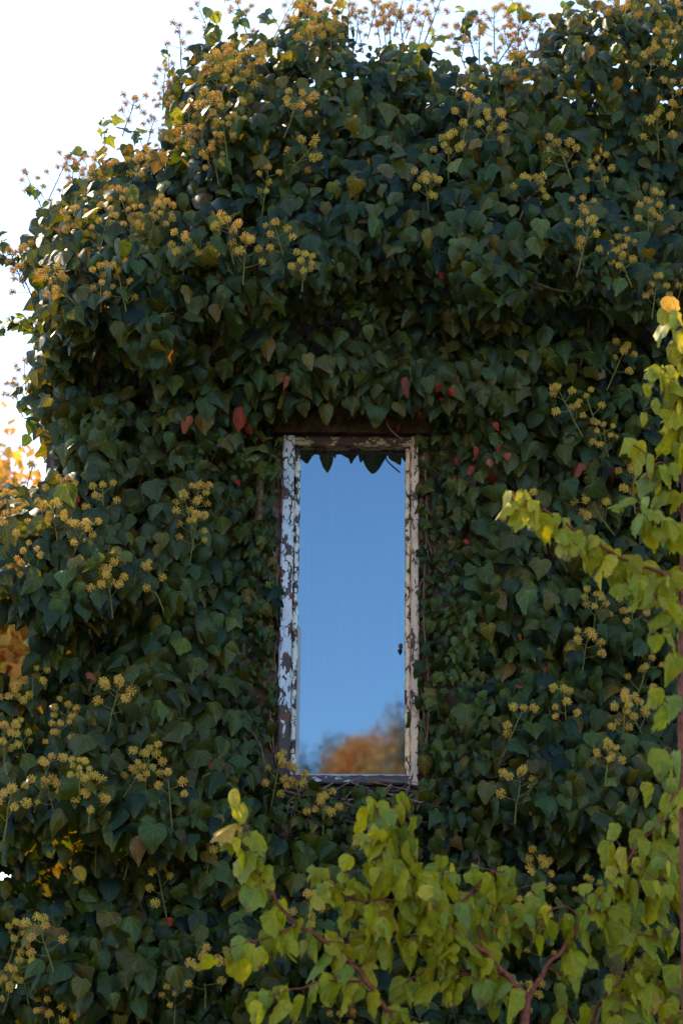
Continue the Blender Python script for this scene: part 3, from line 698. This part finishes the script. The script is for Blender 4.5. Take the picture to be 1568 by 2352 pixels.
# ------------------------------------------------------------------ the young fruit trees in front
def px_branch(pts, n=4):      # pts (u, v, depth)
    w = [P(a, b, c) for a, b, c in pts]; s = spline(w, n)
    s[1:-1] += rng.normal(0, .0025, (len(s)-2, 3)); return s
LEAFC = np.array([(0.26, 0.235, 0.008), (0.22, 0.215, 0.010), (0.32, 0.265, 0.010), (0.17, 0.205, 0.03), (0.40, 0.30, 0.02), (0.45, 0.25, 0.04)])
LEAFW = np.array([.32, .28, .19, .14, .055, .015])
def make_branch(tree, off, pts, r0, r1, gap, twigs=0, tl=(.08, .2), size=.095, first=.05, bark=M_bark, density=1.0, drop=0.0):
    """one bough with its side twigs, petioles and leaves"""
    s = px_branch(pts); n = len(s)
    m = MB(); m.tube(s, [r0+(r1-r0)*i/(n-1) for i in range(n)], 7)
    LP, LN, LT, LS = [], [], [], []
    tw = m
    def leaf_at(p, out, s_):
        pet = rng.uniform(.018, .036); o = out+np.array([0, 0, .1])+rng.normal(0, .25, 3); o /= np.linalg.norm(o)
        q = p+o*pet*.8+np.array([0, 0, -.25*pet])
        tw.tube([p, p+o*pet*.5, q], [.0013, .001, .0009], 3, 1)
        nrm = np.array([o[0]*.4+rng.normal(0, .85), -0.6, .15+rng.normal(0, .3)])
        t = o*np.array([.4, .3, .05])+np.array([0, 0, -1.0])+rng.normal(0, .2, 3)
        LP.append(q); LN.append(nrm); LT.append(t); LS.append(s_)
    def along(s, start, gap, sc):
        seg = np.linalg.norm(np.diff(s, axis=0), axis=1); L = np.concatenate([[0], np.cumsum(seg)]); d = start; k = rng.integers(2)
        while d < L[-1]:
            i = min(np.searchsorted(L, d), len(s)-1); p = s[i-1]+(s[i]-s[i-1])*(d-L[i-1])/max(seg[i-1], 1e-6) if i > 0 else s[0]
            t = (s[min(i+1, len(s)-1)]-s[max(i-1, 0)]); t /= np.linalg.norm(t)+1e-9
            a = np.cross(t, [0, 1, 0]); a /= np.linalg.norm(a)+1e-9
            out = a*(1 if k else -1)+np.array([0, rng.uniform(-.7, .9), 0])+t*.3
            leaf_at(p, out/np.linalg.norm(out), size*sc*rng.uniform(.72, 1.15)*(1-.25*(d/L[-1] > .93)))
            if rng.random() < .2: leaf_at(p, -out/np.linalg.norm(out), size*sc*rng.uniform(.5, .95))
            k = 1-k; d += gap*rng.uniform(.6, 1.35)
        leaf_at(s[-1], t, size*sc*.7)
    along(s, first, gap, 1.0)
    for j in range(int(twigs*.42)):
        i = int(rng.uniform(.06, .97)*(n-1)); t = s[min(i+1, n-1)]-s[max(i-1, 0)]; t /= np.linalg.norm(t)
        d = t*rng.uniform(.1, .7)+rng.normal(0, .75, 3)*np.array([1, .8, .8])+np.array([0, 0, .18-drop]); d /= np.linalg.norm(d)
        L = rng.uniform(*tl); q = [s[i], s[i]+d*L*.5+rng.normal(0, .008, 3), s[i]+d*L+np.array([0, 0, -.02])]
        sp = spline(q, 3); tw.tube(sp, [.0024+(.0011-.0024)*a/(len(sp)-1) for a in range(len(sp))], 4, 1)
        along(sp, .02, .046/density, .74)
    br = m.build('branch', [bark, M_twig], tree, True); br.location = off
    LP, LN, LT, LS = map(np.array, (LP, LN, LT, LS)); N = len(LP)
    ci = rng.choice(len(LEAFC), N, p=LEAFW); tint = LEAFC[ci]*rng.uniform(.85, 1.15, (N, 1))*1.35
    k = rng.integers(0, 2, N)
    leaves('foliage', M_tree, br, LP, LN, LT, LS, tint, [(T_apri, np.where(k == 0)[0]), (T_apr2, np.where(k == 1)[0])], curl=.45, droop=.3, wave=.05, bite=.5, width=rng.uniform(.68, 1.0, N))
    return br
# tree 1: trunk up the right edge
b1 = P(1610, 5400, 1.5); 
t1 = empty('young_fruit_tree', (b1[0], b1[1], 0)); o1 = (-b1[0], -b1[1], 0)
tag(t1, 'young fruit tree with yellow-green leaves rising upright along the right side', 'tree')
tr = MB(); s = spline([np.array([b1[0]+.03, b1[1], -.05]), P(1595, 4000, 1.5), P(1584, 2900, 1.5), P(1567, 1905, 1.5), P(1562, 1550, 1.5), P(1568, 1200, 1.5), P(1569, 1050, 1.5)], 6)
tr.tube(s, list(np.linspace(.016, .0045, len(s))), 9); q = tr.build('trunk', M_bark, t1, True); q.location = o1
D1 = 1.25
B = lambda pts, **k: make_branch(t1, o1, [(a, b, c+.25) for a, b, c in pts], **k)
B(pts=[(1560, 1335, D1), (1514, 1313, 1.27), (1433, 1284, 1.3), (1379, 1258, 1.33), (1298, 1207, 1.36), (1247, 1170, 1.38), (1199, 1143, 1.38), (1178, 1132, 1.38)], r0=.006, r1=.002, gap=.026, twigs=5, tl=(.04, .08), size=.1, first=.02)
B(pts=[(1566, 1055, D1), (1562, 950, 1.26), (1540, 860, 1.3), (1500, 850, 1.33)], r0=.0055, r1=.002, gap=.03, twigs=10, tl=(.05, .12))
B(pts=[(1566, 1055, D1), (1575, 900, 1.25), (1562, 780, 1.27), (1545, 690, 1.3)], r0=.0055, r1=.002, gap=.03, twigs=7, tl=(.04, .09))
B(pts=[(1564, 1180, D1), (1530, 1105, 1.3), (1490, 1055, 1.33), (1445, 1010, 1.36)], r0=.004, r1=.0018, gap=.036, twigs=5, tl=(.05, .1))
B(pts=[(1562, 1230, D1), (1535, 1200, 1.33), (1500, 1190, 1.36), (1460, 1150, 1.38)], r0=.004, r1=.0018, gap=.03, twigs=6, tl=(.05, .1))
B(pts=[(1560, 1380, D1), (1530, 1400, 1.33), (1490, 1350, 1.36), (1440, 1340, 1.38)], r0=.004, r1=.0018, gap=.036, twigs=3, tl=(.05, .1))
B(pts=[(1560, 1520, D1), (1540, 1480, 1.3), (1528, 1450, 1.34)], r0=.003, r1=.0018, gap=.06, twigs=1, tl=(.04, .07))
B(pts=[(1560, 1640, D1), (1535, 1620, 1.3), (1510, 1590, 1.34)], r0=.003, r1=.0018, gap=.05, twigs=2, tl=(.04, .07), size=.08)
B(pts=[(1561, 1760, D1), (1535, 1720, 1.3), (1515, 1735, 1.34)], r0=.003, r1=.0018, gap=.04, twigs=2, tl=(.04, .08))
B(pts=[(1566, 1060, D1), (1640, 980, 1.2), (1700, 900, 1.15), (1730, 800, 1.1)], r0=.005, r1=.002, gap=.04, twigs=8, tl=(.06, .15))
B(pts=[(1564, 1400, D1), (1620, 1330, 1.2), (1680, 1290, 1.15)], r0=.005, r1=.002, gap=.04, twigs=7, tl=(.06, .15))
B(pts=[(1563, 1850, D1), (1600, 1800, 1.3), (1680, 1790, 1.3)], r0=.005, r1=.002, gap=.04, twigs=7, tl=(.06, .15))
# tree 2: forks at the bottom of the picture
b2 = P(1160, 5400, 1.15)
t2 = empty('young_fruit_tree', (b2[0], b2[1], 0)); o2 = (-b2[0], -b2[1], 0)
tag(t2, 'young fruit tree with yellow-green leaves, forking low under the window into spreading boughs', 'tree')
tr = MB(); s = spline([np.array([b2[0], b2[1], -.05]), P(1150, 4200, 1.15), P(1165, 2900, 1.15), P(1204, 2352, 1.15), P(1214, 2286, 1.15)], 6)
tr.tube(s, list(np.linspace(.026, .0105, len(s))), 9); q = tr.build('trunk', M_bark, t2, True); q.location = o2
B = lambda pts, **k: make_branch(t2, o2, pts, **k)
B(pts=[(1214, 2290, 1.15), (1255, 2222, 1.15), (1292, 2181, 1.15), (1337, 2116, 1.14), (1374, 2085, 1.14), (1401, 2048, 1.13), (1432, 1993, 1.13), (1466, 1945, 1.12), (1500, 1905, 1.12), (1534, 1853, 1.1), (1552, 1799, 1.1), (1560, 1740, 1.1)], r0=.0075, r1=.003, gap=.06, twigs=17, tl=(.07, .2), first=.18)
B(pts=[(1212, 2288, 1.15), (1160, 2236, 1.17), (1112, 2191, 1.18), (1047, 2145, 1.2), (1003, 2086, 1.22), (974, 2033, 1.23), (955, 1976, 1.25), (936, 1909, 1.26), (921, 1835, 1.27)], r0=.009, r1=.0025, gap=.045, twigs=26, tl=(.07, .2), size=.1)
B(pts=[(1000, 2440, 1.1), (907, 2346, 1.12), (840, 2251, 1.14), (783, 2191, 1.15), (730, 2151, 1.16), (683, 2124, 1.17), (655, 2098, 1.18), (628, 2060, 1.2), (611, 2031, 1.21), (583, 1970, 1.22), (559, 1889, 1.23), (536, 1828, 1.24)], r0=.009, r1=.0025, gap=.052, twigs=13, tl=(.06, .15), size=.098, first=.15)
B(pts=[(683, 2124, 1.17), (640, 2145, 1.19), (590, 2160, 1.2), (545, 2172, 1.21), (508, 2188, 1.22)], r0=.004, r1=.0018, gap=.032, twigs=4, tl=(.05, .1))
B(pts=[(840, 2251, 1.14), (760, 2255, 1.16), (690, 2270, 1.18), (600, 2290, 1.2)], r0=.004, r1=.0018, gap=.035, twigs=7, tl=(.05, .1))
B(pts=[(974, 2033, 1.23), (920, 1990, 1.27), (880, 1930, 1.3), (860, 1850, 1.3)], r0=.004, r1=.002, gap=.036, twigs=10, tl=(.06, .14), size=.11)
B(pts=[(990, 2070, 1.2), (900, 2070, 1.2), (800, 2060, 1.22), (730, 2000, 1.25)], r0=.004, r1=.002, gap=.04, twigs=13, tl=(.06, .14), size=.1)
B(pts=[(1047, 2145, 1.2), (960, 2150, 1.15), (880, 2150, 1.13), (800, 2110, 1.12)], r0=.004, r1=.002, gap=.035, twigs=14, tl=(.06, .15))
B(pts=[(1030, 2120, 1.2), (1080, 2050, 1.18), (1120, 2010, 1.16), (1160, 2000, 1.15)], r0=.004, r1=.002, gap=.036, twigs=10, tl=(.06, .15))
B(pts=[(1112, 2191, 1.18), (1100, 2120, 1.13), (1150, 2080, 1.1), (1180, 2100, 1.08)], r0=.004, r1=.002, gap=.036, twigs=10, tl=(.06, .15))
B(pts=[(1160, 2236, 1.17), (1060, 2240, 1.13), (980, 2230, 1.1), (930, 2260, 1.08)], r0=.004, r1=.002, gap=.036, twigs=9, tl=(.06, .14))
B(pts=[(1337, 2116, 1.14), (1300, 2080, 1.18), (1260, 2100, 1.2), (1240, 2130, 1.2)], r0=.003, r1=.0018, gap=.036, twigs=5, tl=(.05, .1))
B(pts=[(1432, 1993, 1.13), (1420, 1940, 1.15), (1410, 1900, 1.17)], r0=.003, r1=.0018, gap=.05, twigs=2, tl=(.05, .08), size=.09)
B(pts=[(1401, 2048, 1.13), (1470, 2050, 1.1), (1530, 2040, 1.08), (1600, 2060, 1.05)], r0=.004, r1=.0018, gap=.032, twigs=14, tl=(.07, .16))
B(pts=[(1466, 1945, 1.12), (1510, 1960, 1.1), (1560, 1950, 1.08), (1620, 1930, 1.05)], r0=.004, r1=.0018, gap=.032, twigs=14, tl=(.07, .16))
B(pts=[(1255, 2222, 1.15), (1300, 2240, 1.1), (1340, 2200, 1.08)], r0=.003, r1=.0018, gap=.032, twigs=3, tl=(.05, .1), size=.085)
B(pts=[(1374, 2085, 1.14), (1430, 2130, 1.1), (1480, 2150, 1.08), (1540, 2140, 1.05)], r0=.004, r1=.0018, gap=.032, twigs=12, tl=(.07, .15))
# tree 3: the boughs in the lower right corner
b3 = P(1500, 5400, .95)
t3 = empty('young_fruit_tree', (b3[0], b3[1], 0)); o3 = (-b3[0], -b3[1], 0)
tag(t3, 'young fruit tree with yellow-green leaves, low crown filling the bottom right corner', 'tree')
tr = MB(); s = spline([np.array([b3[0], b3[1], -.05]), P(1450, 4000, .95), P(1430, 3000, .95), P(1400, 2500, .95), P(1380, 2420, .95)], 6)
tr.tube(s, list(np.linspace(.024, .0085, len(s))), 9); q = tr.build('trunk', M_bark, t3, True); q.location = o3
B = lambda pts, **k: make_branch(t3, o3, pts, **k)
B(pts=[(1380, 2430, .95), (1410, 2370, .97), (1450, 2310, 1.0), (1500, 2270, 1.0), (1560, 2230, 1.0), (1620, 2190, 1.0)], r0=.007, r1=.002, gap=.04, twigs=20, tl=(.06, .16))
B(pts=[(1380, 2430, .95), (1360, 2350, .97), (1390, 2290, 1.0), (1440, 2240, 1.0), (1480, 2190, 1.0)], r0=.006, r1=.002, gap=.045, twigs=9, tl=(.06, .14))
B(pts=[(1380, 2430, .95), (1340, 2390, .97), (1310, 2350, 1.0), (1290, 2310, 1.0)], r0=.004, r1=.002, gap=.045, twigs=5, tl=(.05, .1), size=.085)
B(pts=[(1400, 2400, .95), (1500, 2370, .93), (1600, 2340, .9)], r0=.005, r1=.002, gap=.036, twigs=12, tl=(.06, .16))
# small dead leaf caught at the glass edge
dl = leaves('dead_leaf', M_red, None, np.array([P(922, 1478, 0.012)]), np.array([[.5, -1, .2]]), np.array([[0., 0, -1]]), np.array([.026]), np.array([[.10, .05, .03]]), [(T_ovate, np.array([0]))], curl=.8, droop=.6)
tag(dl, 'small brown dead leaf caught on the right edge of the glass', 'leaf')

# ------------------------------------------------------------------ trees further off
def far_tree(name, label, base, H, crown_c, crown_r, n, palette, size, group=None, fill=.75, lobes=14, mat=M_far):
    t = tag(empty(name, base), label, 'tree', group)
    b = np.array(base, float); c = np.array(crown_c, float)-b; r = np.array(crown_r, float)
    m = MB(); top = c+np.array([0, 0, r[2]*.5])
    m.tube(spline([np.array([0, 0, -.05]), np.array([rng.normal(0, .1), 0, H*.25]), c*np.array([.7, .7, 1])-np.array([0, 0, r[2]*.4]), top], 4), list(np.linspace(H*.022, H*.004, 13)), 8)
    lc_ = []
    for i in range(lobes):
        d = rng.normal(0, 1, 3); d /= np.linalg.norm(d); q = c+d*r*rng.uniform(.35, .8); lc_.append((q, rng.uniform(.28, .48)))
        m.tube(spline([c*np.array([.7, .7, 1])-np.array([0, 0, r[2]*.35]), (c+q)/2-np.array([0, 0, .1*r[2]]), q], 3), list(np.linspace(H*.009, H*.002, 7)), 5)
    m.build('trunk', M_bark2, t)
    ix = rng.integers(0, lobes, n); d = rng.normal(0, 1, (n, 3)); d /= np.linalg.norm(d, axis=1, keepdims=True)
    rad = rng.random(n)**.45
    p = np.array([lc_[i][0] for i in ix])+d*rad[:, None]*r*np.array([lc_[i][1] for i in ix])[:, None]
    nn = d+rng.normal(0, .7, (n, 3)); tp_ = rng.normal(0, .6, (n, 3))+np.array([0, 0, -.8])
    pal = np.array(palette); lobecol = rng.integers(0, len(pal), lobes)
    ci = np.where(rng.random(n) < .6, lobecol[ix], rng.integers(0, len(pal), n))
    tint = pal[ci]*rng.uniform(.75, 1.25, (n, 1))
    leaves('crown', mat, t, p, nn, tp_, size*rng.uniform(.7, 1.3, n), tint, [(T_far, np.arange(n))], wave=0, curl=.2)
    return t
OR = [(.92, .48, .12), (.92, .54, .16), (.92, .34, .1), (.88, .6, .2)]
GRN = [(.09, .15, .12), (.12, .17, .10), (.09, .13, .12), (.3, .2, .08)]
YEL = [(.7, .4, .07), (.75, .5, .09), (.7, .3, .06), (.6, .42, .08)]
# behind the house on the left (seen past its edge)
far_tree('autumn_tree', 'sunlit orange and yellow autumn tree behind the left edge of the ivy wall', (-2.4, 4.5, 0), 6.2, (-2.35, 4.5, 4.62), (1.5, 1.2, 1.4), 24000, YEL, .085, lobes=30)
# on the far side of the garden, facing the wall: seen in the pane
far_tree('autumn_tree', 'orange autumn tree mirrored in the middle of the window pane', (.45, -22, 0), 7.6, (.36, -22, 6.92), (.78, .6, .95), 6500, OR, .06, lobes=26)
far_tree('green_tree', 'grey-green tree mirrored low on the left of the window pane', (-.6, -24, 0), 7.6, (-.45, -24, 7.1), (1.1, .8, 1.0), 5200, GRN+[(.6, .3, .1)], .06, lobes=26)
far_tree('green_tree', 'taller grey-green tree mirrored at the right edge of the window pane', (1.5, -23, 0), 8.4, (1.1, -23, 7.2), (.62, .8, 1.3), 4200, GRN+[(.6, .3, .1)], .06, lobes=18)
